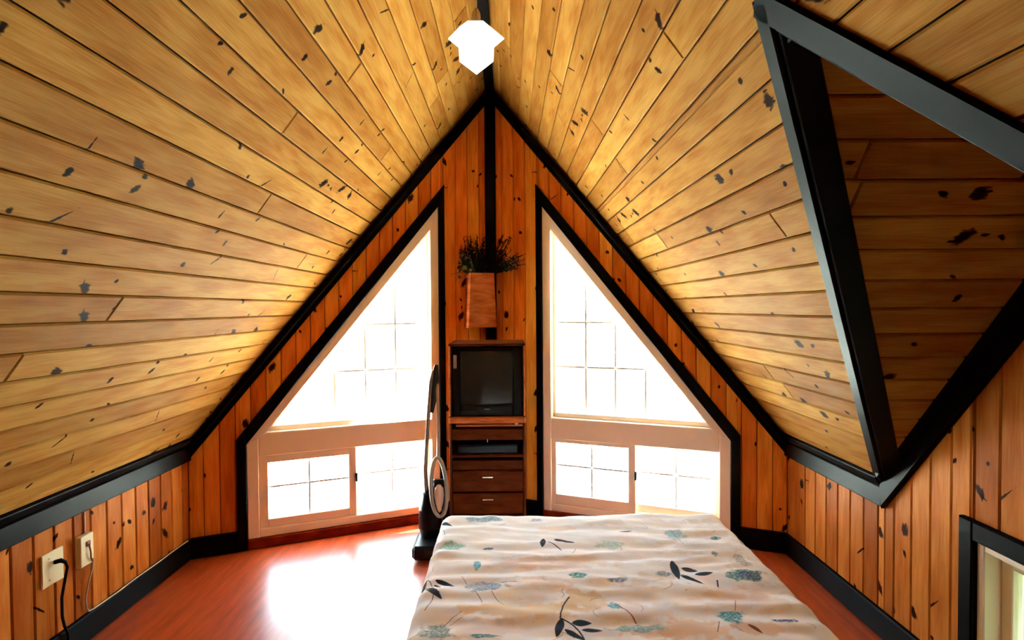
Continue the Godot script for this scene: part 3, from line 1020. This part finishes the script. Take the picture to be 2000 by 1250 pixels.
# ---------------------------------------------------------------- hanging lamp
func build_lamp() -> void:
	var base := P(0.002, 2.445, 2.3)
	var t := thing("pendant_lamp", "glowing white faceted glass pendant lamp hanging from the ridge", "lamp", base)
	var st := new_st()
	lathe(st, [Vector2(0.001, 0.0), Vector2(0.040, 0.030), Vector2(0.069, 0.052), Vector2(0.072, 0.108), Vector2(0.113, 0.142), Vector2(0.113, 0.146), Vector2(0.060, 0.190), Vector2(0.02, 0.194)], Vector3.ZERO, 6, true)
	var g := mat(Color(0.96, 0.97, 0.95), 0.35)
	g.emission_enabled = true
	g.emission = Color(1.0, 0.98, 0.93)
	g.emission_energy_multiplier = 0.25
	var sh := part("lamp_shade", st, g, t)
	sh.set_meta("label", "glowing white faceted glass shade")
	st = new_st()
	lathe(st, [Vector2(0.018, 0.190), Vector2(0.019, 0.225), Vector2(0.017, 0.245), Vector2(0.010, 0.260), Vector2(0.004, 0.266), Vector2(0.0, 0.267)], Vector3.ZERO, 16)
	part("cap", st, M.chrome, t)
	st = new_st()
	tube(st, [Vector3(0, 0.262, 0), Vector3(0, 0.45, 0), Vector3(0, RIDGE - 0.07 - base.y, 0)], 0.004, 8)
	part("cord", st, mat(Color(0.75, 0.66, 0.5), 0.6), t)
	var l := OmniLight3D.new()
	l.name = "lamp_light"
	l.position = Vector3(0, 0.11, 0)
	l.light_color = Color(1.0, 0.93, 0.80)
	l.light_energy = 0.004
	l.light_size = 0.06
	l.omni_range = 12.0
	l.omni_attenuation = 2.0
	l.shadow_enabled = true
	t.add_child(l)

	# a second, warmer lamp of the same kind hangs behind the viewer
	var t2 := thing("pendant_lamp", "warm frosted pendant lamp hanging from the ridge behind the viewer", "lamp", P(0.0, 2.445, -1.3))
	st = new_st()
	lathe(st, [Vector2(0.001, 0.0), Vector2(0.040, 0.030), Vector2(0.069, 0.052), Vector2(0.072, 0.108), Vector2(0.113, 0.142), Vector2(0.113, 0.146), Vector2(0.060, 0.190), Vector2(0.02, 0.194)], Vector3.ZERO, 6, true)
	var g2 := mat(Color(0.96, 0.9, 0.8), 0.35)
	g2.emission_enabled = true
	g2.emission = Color(1.0, 0.62, 0.28)
	g2.emission_energy_multiplier = 0.25
	part("lamp_shade", st, g2, t2)
	st = new_st()
	tube(st, [Vector3(0, 0.19, 0), Vector3(0, 0.45, 0), Vector3(0, RIDGE - 0.07 - 2.445, 0)], 0.004, 8)
	part("cord", st, mat(Color(0.75, 0.66, 0.5), 0.6), t2)
	var l2 := OmniLight3D.new()
	l2.name = "warm_lamp_light"
	l2.position = Vector3(0, 0.11, 0)
	l2.light_color = Color(1.0, 0.50, 0.18)
	l2.light_energy = 0.06
	l2.light_size = 0.06
	l2.omni_range = 12.0
	l2.omni_attenuation = 2.0
	l2.shadow_enabled = true
	t2.add_child(l2)

# ---------------------------------------------------------------- bed
func build_bed() -> void:
	var x0 := -0.20
	var x1 := 1.12
	var dn := 0.72
	var dfar := 2.68
	var c := P((x0 + x1) * 0.5, 0, (dn + dfar) * 0.5)
	var t := thing("bed", "double bed under the leaf-printed white bedspread", "bed", c)
	var w := x1 - x0
	var l := dfar - dn
	var st := new_st()
	cbox(st, Vector3(0, 0.40, 0), Vector3(w - 0.03, 0.20, l - 0.03), 0.04)
	part("mattress", st, mat(Color(0.85, 0.83, 0.78), 0.9), t)
	st = new_st()
	cbox(st, Vector3(0, 0.22, 0), Vector3(w - 0.05, 0.16, l - 0.05), 0.01)
	part("box_base", st, mat(Color(0.35, 0.24, 0.18), 0.8), t)
	for sx in [-1.0, 1.0]:
		for sz in [-1.0, 1.0]:
			st = new_st()
			lathe(st, [Vector2(0.0, 0.0), Vector2(0.022, 0.0), Vector2(0.03, 0.14), Vector2(0.0, 0.14)], Vector3(sx * (w * 0.5 - 0.1), 0, sz * (l * 0.5 - 0.1)), 12)
			part("leg", st, M.black_matt, t)
	# the cloth
	var cl := thing("bedspread", "white cotton bedspread printed with black leaf sprigs and teal and peach washes", "bedspread", P((x0 + x1) * 0.5, 0.52, (dn + dfar) * 0.5))
	var nz := FastNoiseLite.new()
	nz.seed = 8
	nz.frequency = 1.0
	nz.fractal_octaves = 3
	var nu := 150
	var nv := 170
	var drop := 0.36
	var r := 0.055
	var pts := []
	var ux0 := x0 - drop
	var ux1 := x1 + drop
	var vd0 := dn - drop
	var vd1 := dfar + drop
	for j in nv + 1:
		var v := lerpf(vd0, vd1, float(j) / nv)
		var row := []
		for i in nu + 1:
			var u := lerpf(ux0, ux1, float(i) / nu)
			var ix := clampf(u, x0 + r, x1 - r)
			var iv := clampf(v, dn + r, dfar - r)
			var e := Vector2(u - ix, v - iv)
			var ln := e.length()
			var pos := Vector3(ix, 0.52, iv)
			# creases run across the bed, a little aslant
			var wr := nz.get_noise_2d(ix * 1.7 + iv * 0.5, iv * 7.0) * 0.011 + nz.get_noise_2d(ix * 5.0 + 40.0, iv * 11.0) * 0.004
			pos.y += wr
			if ln > 1e-5:
				var dir := e / ln
				var th := minf(ln / r, PI * 0.5)
				var rest := maxf(0.0, ln - r * PI * 0.5)
				var along := u * absf(dir.y) + v * absf(dir.x)
				var fold := sin(along * 26.0 + 2.0 * nz.get_noise_1d(along * 3.0)) * 0.022 * minf(1.0, rest / 0.12) + rest * 0.10
				var outw := r * sin(th) + fold
				pos.x += dir.x * outw
				pos.z += dir.y * outw
				pos.y -= r * (1.0 - cos(th)) + rest
			row.append(P(pos.x, maxf(pos.y, 0.03), pos.z) - cl.position)
		pts.append(row)
	st = new_st()
	for j in nv:
		for i in nu:
			var q := []
			for k in [[0, 0], [1, 0], [1, 1], [0, 1]]:
				var ii: int = i + k[0]
				var jj: int = j + k[1]
				var pos: Vector3 = pts[jj][ii]
				var dx: Vector3 = pts[jj][mini(ii + 1, nu)] - pts[jj][maxi(ii - 1, 0)]
				var dv: Vector3 = pts[mini(jj + 1, nv)][ii] - pts[maxi(jj - 1, 0)][ii]
				var n := dx.cross(dv).normalized()
				if n.dot(Vector3(0, 0.3, 0) + Vector3(pos.x, pos.y, pos.z)) < 0.0 and n.y <= 0.0:
					n = -n
				if n.y < -0.2:
					n = -n
				var uu := lerpf(ux0, ux1, float(ii) / nu)
				var vv := lerpf(vd0, vd1, float(jj) / nv)
				q.append([pos, n, Vector2((uu - CX0) / (CX1 - CX0), (CD1 - vv) / (CD1 - CD0))])
			smooth_quad(st, q[0], q[1], q[2], q[3])
	var m := mat(Color(1, 1, 1), 0.85)
	m.albedo_texture = cloth_texture()
	part("printed_cloth", st, m, cl)

# ---------------------------------------------------------------- cabinet, television, recorder
func build_cabinet() -> void:
	var w := 0.478
	var dep := 0.44
	var t := thing("tall_cabinet", "narrow dark-brown wooden cabinet with drawers standing in the gable fold", "cabinet", P(-0.011, 0, 3.5 + dep * 0.5))
	var fz := dep * 0.5           # front face, local z
	var st: SurfaceTool
	for s in [-1.0, 1.0]:
		st = new_st()
		cbox(st, Vector3(s * (w * 0.5 - 0.008), 0.64, 0), Vector3(0.016, 1.278, dep), 0.003)
		part("side_panel", st, M.cabinet, t)
	for s in [-1.0, 1.0]:
		st = new_st()
		cbox(st, Vector3(s * (w * 0.5 - 0.006), 1.046, fz + 0.002), Vector3(0.010, 0.44, 0.006), 0.002)
		part("edge_strip", st, M.cabinet_edge, t)
	st = new_st()
	cbox(st, Vector3(0, 1.271, 0), Vector3(w, 0.016, dep), 0.003)
	part("top_panel", st, M.cabinet, t)
	st = new_st()
	cbox(st, Vector3(0, 0.64, -fz + 0.006), Vector3(w - 0.03, 1.26, 0.010), 0.002)
	part("back_panel", st, M.cabinet, t)
	st = new_st()
	cbox(st, Vector3(0, 0.803, 0.012), Vector3(w, 0.036, dep + 0.024), 0.006)
	var sh := part("television_shelf", st, M.cabinet_edge, t)
	sh.set_meta("label", "shelf edge under the television, its orange highlight painted in")
	st = new_st()
	cbox(st, Vector3(0.012, 0.768, fz - 0.1), Vector3(w - 0.06, 0.012, 0.21), 0.003)
	var tray := part("pull_out_tray", st, M.cabinet_edge, t)
	st = new_st()
	cbox(st, Vector3(0.18, 0.778, fz + 0.006), Vector3(0.022, 0.012, 0.012), 0.003)
	part("catch", st, M.chrome, tray)
	st = new_st()
	cbox(st, Vector3(0, 0.708, -0.005), Vector3(w - 0.032, 0.070, dep - 0.01), 0.003)
	part("upper_rail", st, M.cabinet, t)
	st = new_st()
	cbox(st, Vector3(0, 0.512, -0.012), Vector3(w - 0.032, 0.060, dep - 0.024), 0.003)
	part("shelf_rail", st, M.cabinet, t)
	st = new_st()
	cbox(st, Vector3(0, 0.575, fz - 0.03), Vector3(w - 0.032, 0.016, 0.06), 0.003)
	part("niche_lip", st, M.cabinet, t)
	st = new_st()
	cbox(st, Vector3(0, 0.675, fz + 0.004), Vector3(0.005, 0.022, 0.01), 0.001)
	part("key", st, M.chrome, t)
	for y in [0.415, 0.275, 0.135]:
		st = new_st()
		cbox(st, Vector3(0, y, 0.0), Vector3(w - 0.036, 0.130, dep - 0.004), 0.005)
		var dr := part("drawer", st, M.cabinet, t)
		st = new_st()
		beam(st, Vector3(-0.034, y + 0.032, fz + 0.016), Vector3(0.034, y + 0.032, fz + 0.016), Vector3(0, 0, 1), 0.010, 0.008, 0.003)
		for s in [-1.0, 1.0]:
			cbox(st, Vector3(s * 0.028, y + 0.032, fz + 0.006), Vector3(0.008, 0.008, 0.016), 0.002)
		part("handle", st, M.chrome, dr)
	st = new_st()
	cbox(st, Vector3(0, 0.035, -0.01), Vector3(w - 0.036, 0.07, dep - 0.02), 0.003)
	part("plinth", st, M.cabinet, t)

	# television
	var tv := thing("television", "square black tube television inside the top of the cabinet", "television", P(-0.011, 0.821, 3.5 + 0.2))
	var tz := 0.185
	st = new_st()
	# front surround, four bars round the screen
	var f := frame(Vector3(0, 0, tz), Vector3(1, 0, 0), Vector3.UP, Vector3(0, 0, 1))
	ring(st, f, -0.220, 0.0, 0.220, 0.438, -0.165, 0.070, 0.160, 0.412, -0.05, 0.0, 0.006)
	part("front_surround", st, M.black, tv)
	st = new_st()
	cbox(st, Vector3(0, 0.218, tz - 0.15), Vector3(0.42, 0.42, 0.20), 0.03)
	part("housing", st, M.black_matt, tv)
	st = new_st()
	var n := 14
	var grid := []
	for j in n + 1:
		var row := []
		for i in n + 1:
			var u := float(i) / n * 2.0 - 1.0
			var v := float(j) / n * 2.0 - 1.0
			var z := tz - 0.004 - 0.016 * (u * u) - 0.014 * (v * v)
			var nn := Vector3(0.032 * u / 0.163, 0.028 * v / 0.171, 1.0).normalized()
			row.append([Vector3(-0.0025 + u * 0.166, 0.241 + v * 0.174, z), nn])
		grid.append(row)
	for j in n:
		for i in n:
			smooth_quad(st, grid[j][i], grid[j][i + 1], grid[j + 1][i + 1], grid[j + 1][i])
	var scr := part("screen", st, mat(Color(0.19, 0.185, 0.17), 0.14), tv)
	scr.set_meta("label", "dark grey curved glass screen")
	st = new_st()
	cbox(st, Vector3(-0.114, 0.022, tz + 0.001), Vector3(0.108, 0.030, 0.004), 0.001)
	part("control_flap", st, mat(Color(0.13, 0.13, 0.115), 0.5), tv)
	st = new_st()
	cbox(st, Vector3(-0.002, 0.047, tz + 0.001), Vector3(0.034, 0.005, 0.003), 0.001)
	part("badge", st, mat(Color(0.62, 0.74, 0.72), 0.3, 0.5), tv)
	st = new_st()
	cbox(st, Vector3(-0.200, 0.345, tz + 0.002), Vector3(0.022, 0.085, 0.005), 0.002)
	part("sticker", st, mat(Color(0.62, 0.58, 0.55), 0.5), tv)

	# recorder in the niche
	var vr := thing("video_recorder", "flat black video recorder in the cabinet's open niche", "recorder", P(-0.011, 0.583, 3.5 + 0.18))
	st = new_st()
	cbox(st, Vector3(0.0, 0.031, 0), Vector3(0.380, 0.058, 0.30), 0.003)
	part("case", st, M.black_matt, vr)
	st = new_st()
	cbox(st, Vector3(0.0, 0.029, 0.152), Vector3(0.374, 0.045, 0.006), 0.002)
	part("front_panel", st, M.black, vr)
	for s in [-1.0, 1.0]:
		st = new_st()
		cbox(st, Vector3(s * 0.15, 0.002, 0.08), Vector3(0.03, 0.004, 0.03), 0.001)
		part("foot", st, M.black_matt, vr)

# ---------------------------------------------------------------- wall planter with flowers
func build_planter() -> void:
	var g := gable_frame(-1.0)
	var mid := 0.098 * Q
	var t := thing("wall_planter", "tapered orange-brown wooden wall planter hung on the gable above the cabinet", "planter", on(g, mid, 1.362, 0.0))
	var n: Vector3 = g.n
	var ea: Vector3 = g.a
	var f := frame(Vector3.ZERO, ea, Vector3.UP, n)
	var st := new_st()
	plate(st, pv([Vector2(-0.108, 0), Vector2(0.106, 0), Vector2(0.088, 0.388), Vector2(-0.090, 0.388)]), f, 0.095, 0.107, 0.003)
	var pm := wood(Color(0.80, 0.50, 0.32), 0.75, plain_tex)
	part("front_board", st, pm, t)
	for s in [-1.0, 1.0]:
		st = new_st()
		var a := Vector2(s * 0.107, 0.0)
		var b := Vector2(s * 0.089, 0.388)
		var inn := Vector2(-s * 0.010, 0)
		plate(st, pv([a, b, b + inn, a + inn]), f, 0.02, 0.1, 0.002)
		part("side_board", st, pm, t)
	st = new_st()
	plate(st, rect(-0.1, 0.0, 0.1, 0.012), f, 0.02, 0.095, 0.001)
	part("bottom_board", st, pm, t)
	st = new_st()
	plate(st, pv([Vector2(-0.095, 0), Vector2(0.095, 0), Vector2(0.088, 0.40), Vector2(-0.088, 0.40)]), f, 0.001, 0.02, 0.002)
	part("back_board", st, pm, t)

	# dried bunch: a dense low mound, upright spikes, a few flowers on the left
	var rg := RandomNumberGenerator.new()
	rg.seed = 31
	var top := on(g, mid, 1.362 + 0.36, 0.055)
	var pl := thing("flower_bunch", "dark green bunch of dried spiky flowers standing in the wall planter", "plant", top)
	st = new_st()
	var st2 := new_st()
	var right := -ea
	for k in 130:
		var fx := rg.randf_range(-1.0, 1.0)
		var root := right * fx * 0.07 + n * rg.randf_range(-0.02, 0.025)
		var tall := rg.randf() < 0.4
		var tip: Vector3
		if tall:
			tip = right * (fx * 0.17 + 0.02 + rg.randf_range(-0.03, 0.03)) + Vector3.UP * rg.randf_range(0.14, 0.33) * (1.0 - 0.15 * absf(fx)) + n * rg.randf_range(-0.01, 0.07)
		else:
			tip = right * (fx * 0.23 + 0.03) + Vector3.UP * rg.randf_range(0.04, 0.17) + n * rg.randf_range(0.0, 0.11)
		tip += n * maxf(0.0, tip.dot(right) - 0.07) * 0.9
		var bend := root.lerp(tip, 0.5) + Vector3.UP * 0.03 + right * fx * 0.02
		var path := []
		for i in 7:
			var u := i / 6.0
			path.append(root.lerp(bend, u).lerp(bend.lerp(tip, u), u))
		tube(st, path, 0.0016, 4)
		var cnt := 30 if tall else 22
		for i in cnt:
			var u := rg.randf_range(0.25, 1.0)
			var p := root.lerp(bend, u).lerp(bend.lerp(tip, u), u)
			var dir := Vector3(rg.randf_range(-1, 1), rg.randf_range(-0.2, 1.0), rg.randf_range(-1, 1)).normalized()
			var ln := rg.randf_range(0.012, 0.027) * (1.0 if u < 0.75 else 0.7)
			var sd := dir.cross(Vector3(rg.randf_range(-1, 1), rg.randf_range(-1, 1), rg.randf_range(-1, 1))).normalized() * ln * 0.28
			var nn := dir.cross(sd).normalized()
			var tgt := st2 if (tall and u > 0.72) else st
			var m1 := p + dir * ln * 0.5 + nn * ln * 0.08
			tri(tgt, p, m1 + sd, p + dir * ln, nn)
			tri(tgt, p, m1 - sd, p + dir * ln, nn)
	var leaves := part("foliage", st, mat(Color(0.075, 0.115, 0.055), 0.8), pl)
	leaves.set_meta("kind", "stuff")
	var heads := part("seed_heads", st2, mat(Color(0.085, 0.07, 0.06), 0.85), pl)
	heads.set_meta("kind", "stuff")
	heads.set_meta("label", "dark brown upright seed heads")
	for fl in [[-0.118, 0.125, 0.05, 0.019, Color(0.72, 0.45, 0.42)], [-0.135, 0.060, 0.06, 0.022, Color(0.55, 0.50, 0.16)], [-0.155, 0.052, 0.05, 0.014, Color(0.50, 0.45, 0.13)], [-0.088, 0.095, 0.06, 0.014, Color(0.42, 0.46, 0.40)], [-0.095, 0.045, 0.07, 0.013, Color(0.60, 0.56, 0.42)], [-0.17, -0.005, 0.05, 0.014, Color(0.28, 0.30, 0.38)], [-0.155, 0.185, 0.04, 0.012, Color(0.30, 0.16, 0.17)], [-0.085, 0.075, 0.08, 0.013, Color(0.20, 0.42, 0.36)]]:
		st = new_st()
		var cc: Vector3 = right * fl[0] + Vector3.UP * fl[1] + n * fl[2]
		for k in 12:
			var an := TAU * k / 12.0
			var lift: float = 0.35 if k % 2 == 0 else 0.9
			var dir := (right * cos(an) + Vector3.UP * sin(an) + n * lift).normalized()
			var sd: Vector3 = dir.cross(n).normalized() * fl[3] * 0.32
			var r0: float = fl[3]
			tri(st, cc, cc + dir * r0 * 0.6 + sd, cc + dir * r0, n)
			tri(st, cc, cc + dir * r0 * 0.6 - sd, cc + dir * r0, n)
		tube(st, [cc, cc.lerp(Vector3.ZERO, 0.5) - Vector3.UP * 0.01, Vector3.ZERO], 0.0014, 4)
		part("flower", st, mat(fl[4], 0.8), pl)
	st = new_st()
	tube(st, [right * -0.04 + Vector3.UP * 0.03, right * -0.16 + Vector3.UP * 0.03 + n * 0.06, right * -0.235 + Vector3.UP * 0.012 + n * 0.07], [0.003, 0.002, 0.001], 5)
	part("twig", st, mat(Color(0.16, 0.13, 0.08), 0.8), pl)

# ---------------------------------------------------------------- upright vacuum cleaner
func build_vacuum() -> void:
	var c := P(-0.34, 0, 3.45)
	var t := thing("vacuum_cleaner", "dark upright vacuum cleaner with looped grey hose standing beside the cabinet", "vacuum cleaner", c)
	var st := new_st()
	var L := func(x: float, y: float, z := 0.0) -> Vector3: return Vector3(x + 0.34, y, z)
	cbox(st, L.call(-0.355, 0.055, 0.04), Vector3(0.20, 0.085, 0.26), 0.03)
	var head := part("cleaner_head", st, mat(Color(0.035, 0.04, 0.06), 0.35), t)
	for s in [-1.0, 1.0]:
		st = new_st()
		var w := []
		for k in 14:
			var an := TAU * k / 14.0
			w.append(L.call(-0.355 + s * 0.085, 0.022 + 0.013 * sin(an), -0.06 + 0.013 * cos(an)))
		tube(st, w, 0.009, 8, true)
		part("wheel", st, M.black_matt, head)
	st = new_st()
	lathe(st, [Vector2(0.0, 0.09), Vector2(0.06, 0.095), Vector2(0.075, 0.15), Vector2(0.072, 0.26), Vector2(0.052, 0.36), Vector2(0.02, 0.40), Vector2(0.0, 0.405)], L.call(-0.365, 0.0, -0.01), 20, false, Vector3(1, 1, 0.8))
	part("motor_body", st, mat(Color(0.03, 0.045, 0.075), 0.3), t)
	st = new_st()
	tube(st, [L.call(-0.385, 0.33), L.call(-0.394, 0.50), L.call(-0.382, 0.69), L.call(-0.368, 0.88), L.call(-0.352, 1.05), L.call(-0.335, 1.12)], [0.014, 0.013, 0.012, 0.012, 0.013, 0.012], 10)
	part("handle_tube", st, mat(Color(0.50, 0.43, 0.39), 0.35, 0.2), t)
	st = new_st()
	tube(st, [L.call(-0.312, 0.59, 0.01), L.call(-0.308, 0.75, 0.01), L.call(-0.310, 0.92, 0.01), L.call(-0.318, 1.04, 0.0)], 0.010, 10)
	part("wand", st, mat(Color(0.66, 0.55, 0.47), 0.35), t)
	st = new_st()
	tube(st, [L.call(-0.350, 0.86, -0.01), L.call(-0.340, 0.96, -0.01), L.call(-0.328, 1.06, -0.01), L.call(-0.322, 1.13, 0.0), L.call(-0.318, 1.155, 0.0)], [0.010, 0.024, 0.026, 0.017, 0.010], 12)
	part("grip", st, mat(Color(0.13, 0.14, 0.13), 0.3), t)
	st = new_st()
	var lp := []
	for k in 36:
		var an := TAU * k / 36.0
		var yy := cos(an)
		lp.append(L.call(-0.302 + 0.047 * sin(an) * (1.0 - 0.12 * yy) - 0.006 * yy, 0.424 + 0.178 * yy, 0.075))
	tube(st, lp, 0.0125, 10, true)
	part("hose_loop", st, mat(Color(0.64, 0.61, 0.56), 0.5), t)
	st = new_st()
	lathe(st, [Vector2(0.0, -0.09), Vector2(0.012, -0.075), Vector2(0.024, -0.03), Vector2(0.030, 0.02), Vector2(0.026, 0.06), Vector2(0.012, 0.083), Vector2(0.0, 0.087)], L.call(-0.302, 0.352, 0.06), 18)
	part("dust_cup", st, mat(Color(0.86, 0.71, 0.62), 0.4), t)
	st = new_st()
	cbox(st, L.call(-0.302, 0.44, 0.05), Vector3(0.07, 0.05, 0.03), 0.008)
	cbox(st, L.call(-0.330, 0.30, 0.025), Vector3(0.05, 0.30, 0.03), 0.008)
	part("bracket", st, M.black, t)

# ---------------------------------------------------------------- outlets and cords on the left wall
func build_outlets() -> void:
	var x := -HALF
	var st := new_st()
	var t := thing("cover_plate", "square ivory wall plate with a black cord on the low left wall", "wall plate", P(x, 0.351, 2.362))
	cbox(st, Vector3(0.006, 0.070, 0), Vector3(0.010, 0.140, 0.112), 0.003)
	part("plate", st, M.ivory, t)
	for s in [-1.0, 1.0]:
		st = new_st()
		cbox(st, Vector3(0.0115, 0.070 + s * 0.045, 0.02), Vector3(0.002, 0.007, 0.007), 0.001)
		part("screw", st, mat(Color(0.70, 0.66, 0.52), 0.4), t)

	t = thing("power_cord", "black cord plugged into the square ivory plate, hanging to the skirting", "cord", P(x, 0.13, 2.40))
	st = new_st()
	var o := t.position
	tube(st, [P(x + 0.011, 0.440, 2.368) - o, P(x + 0.034, 0.445, 2.374) - o, P(x + 0.045, 0.432, 2.386) - o], [0.009, 0.010, 0.007], 8)
	part("plug", st, M.black_matt, t)
	st = new_st()
	tube(st, [P(x + 0.043, 0.436, 2.385) - o, P(x + 0.048, 0.41, 2.390) - o, P(x + 0.034, 0.35, 2.392) - o, P(x + 0.026, 0.28, 2.384) - o, P(x + 0.026, 0.20, 2.384) - o, P(x + 0.028, 0.155, 2.392) - o, P(x + 0.034, 0.115, 2.402) - o, P(x + 0.034, 0.06, 2.408) - o, P(x + 0.034, 0.008, 2.41) - o], 0.0058, 8)
	part("cable", st, M.black_matt, t)

	t = thing("wall_socket", "ivory surface-mounted socket box with a thin pale cord on left wall", "socket", P(x, 0.352, 2.532))
	st = new_st()
	cbox(st, Vector3(0.014, 0.070, 0), Vector3(0.028, 0.138, 0.078), 0.003)
	part("box", st, M.ivory, t)
	st = new_st()
	cbox(st, Vector3(0.030, 0.098, -0.004), Vector3(0.006, 0.022, 0.022), 0.002)
	part("jack", st, mat(Color(0.55, 0.25, 0.17), 0.5), t)
	st = new_st()
	tube(st, [Vector3(0.033, 0.096, -0.004), Vector3(0.038, 0.06, -0.006), Vector3(0.034, 0.028, -0.012), Vector3(0.032, 0.01, -0.024)], 0.0035, 6)
	part("lead", st, mat(Color(0.62, 0.34, 0.25), 0.5), t)
	st = new_st()
	cbox(st, Vector3(0.004, 0.190, -0.018), Vector3(0.006, 0.104, 0.008), 0.002)
	part("conduit", st, mat(Color(0.66, 0.45, 0.30), 0.5), t)

	t = thing("telephone_cord", "thin pale cord drooping from the socket and lying along the left skirting", "cord", P(x, 0.1235, 2.55))
	o = t.position
	st = new_st()
	var path := [P(x + 0.031, 0.372, 2.562) - o, P(x + 0.028, 0.33, 2.562) - o, P(x + 0.014, 0.26, 2.552) - o, P(x + 0.010, 0.20, 2.540) - o, P(x + 0.011, 0.155, 2.540) - o, P(x + 0.014, 0.133, 2.548) - o, P(x + 0.015, 0.128, 2.575) - o]
	for i in 9:
		path.append(P(x + 0.015 + 0.002 * sin(i * 1.7), 0.1265, 2.66 + i * 0.085) - o)
	tube(st, path, 0.0032, 7)
	part("cable", st, mat(Color(0.80, 0.74, 0.66), 0.45), t)
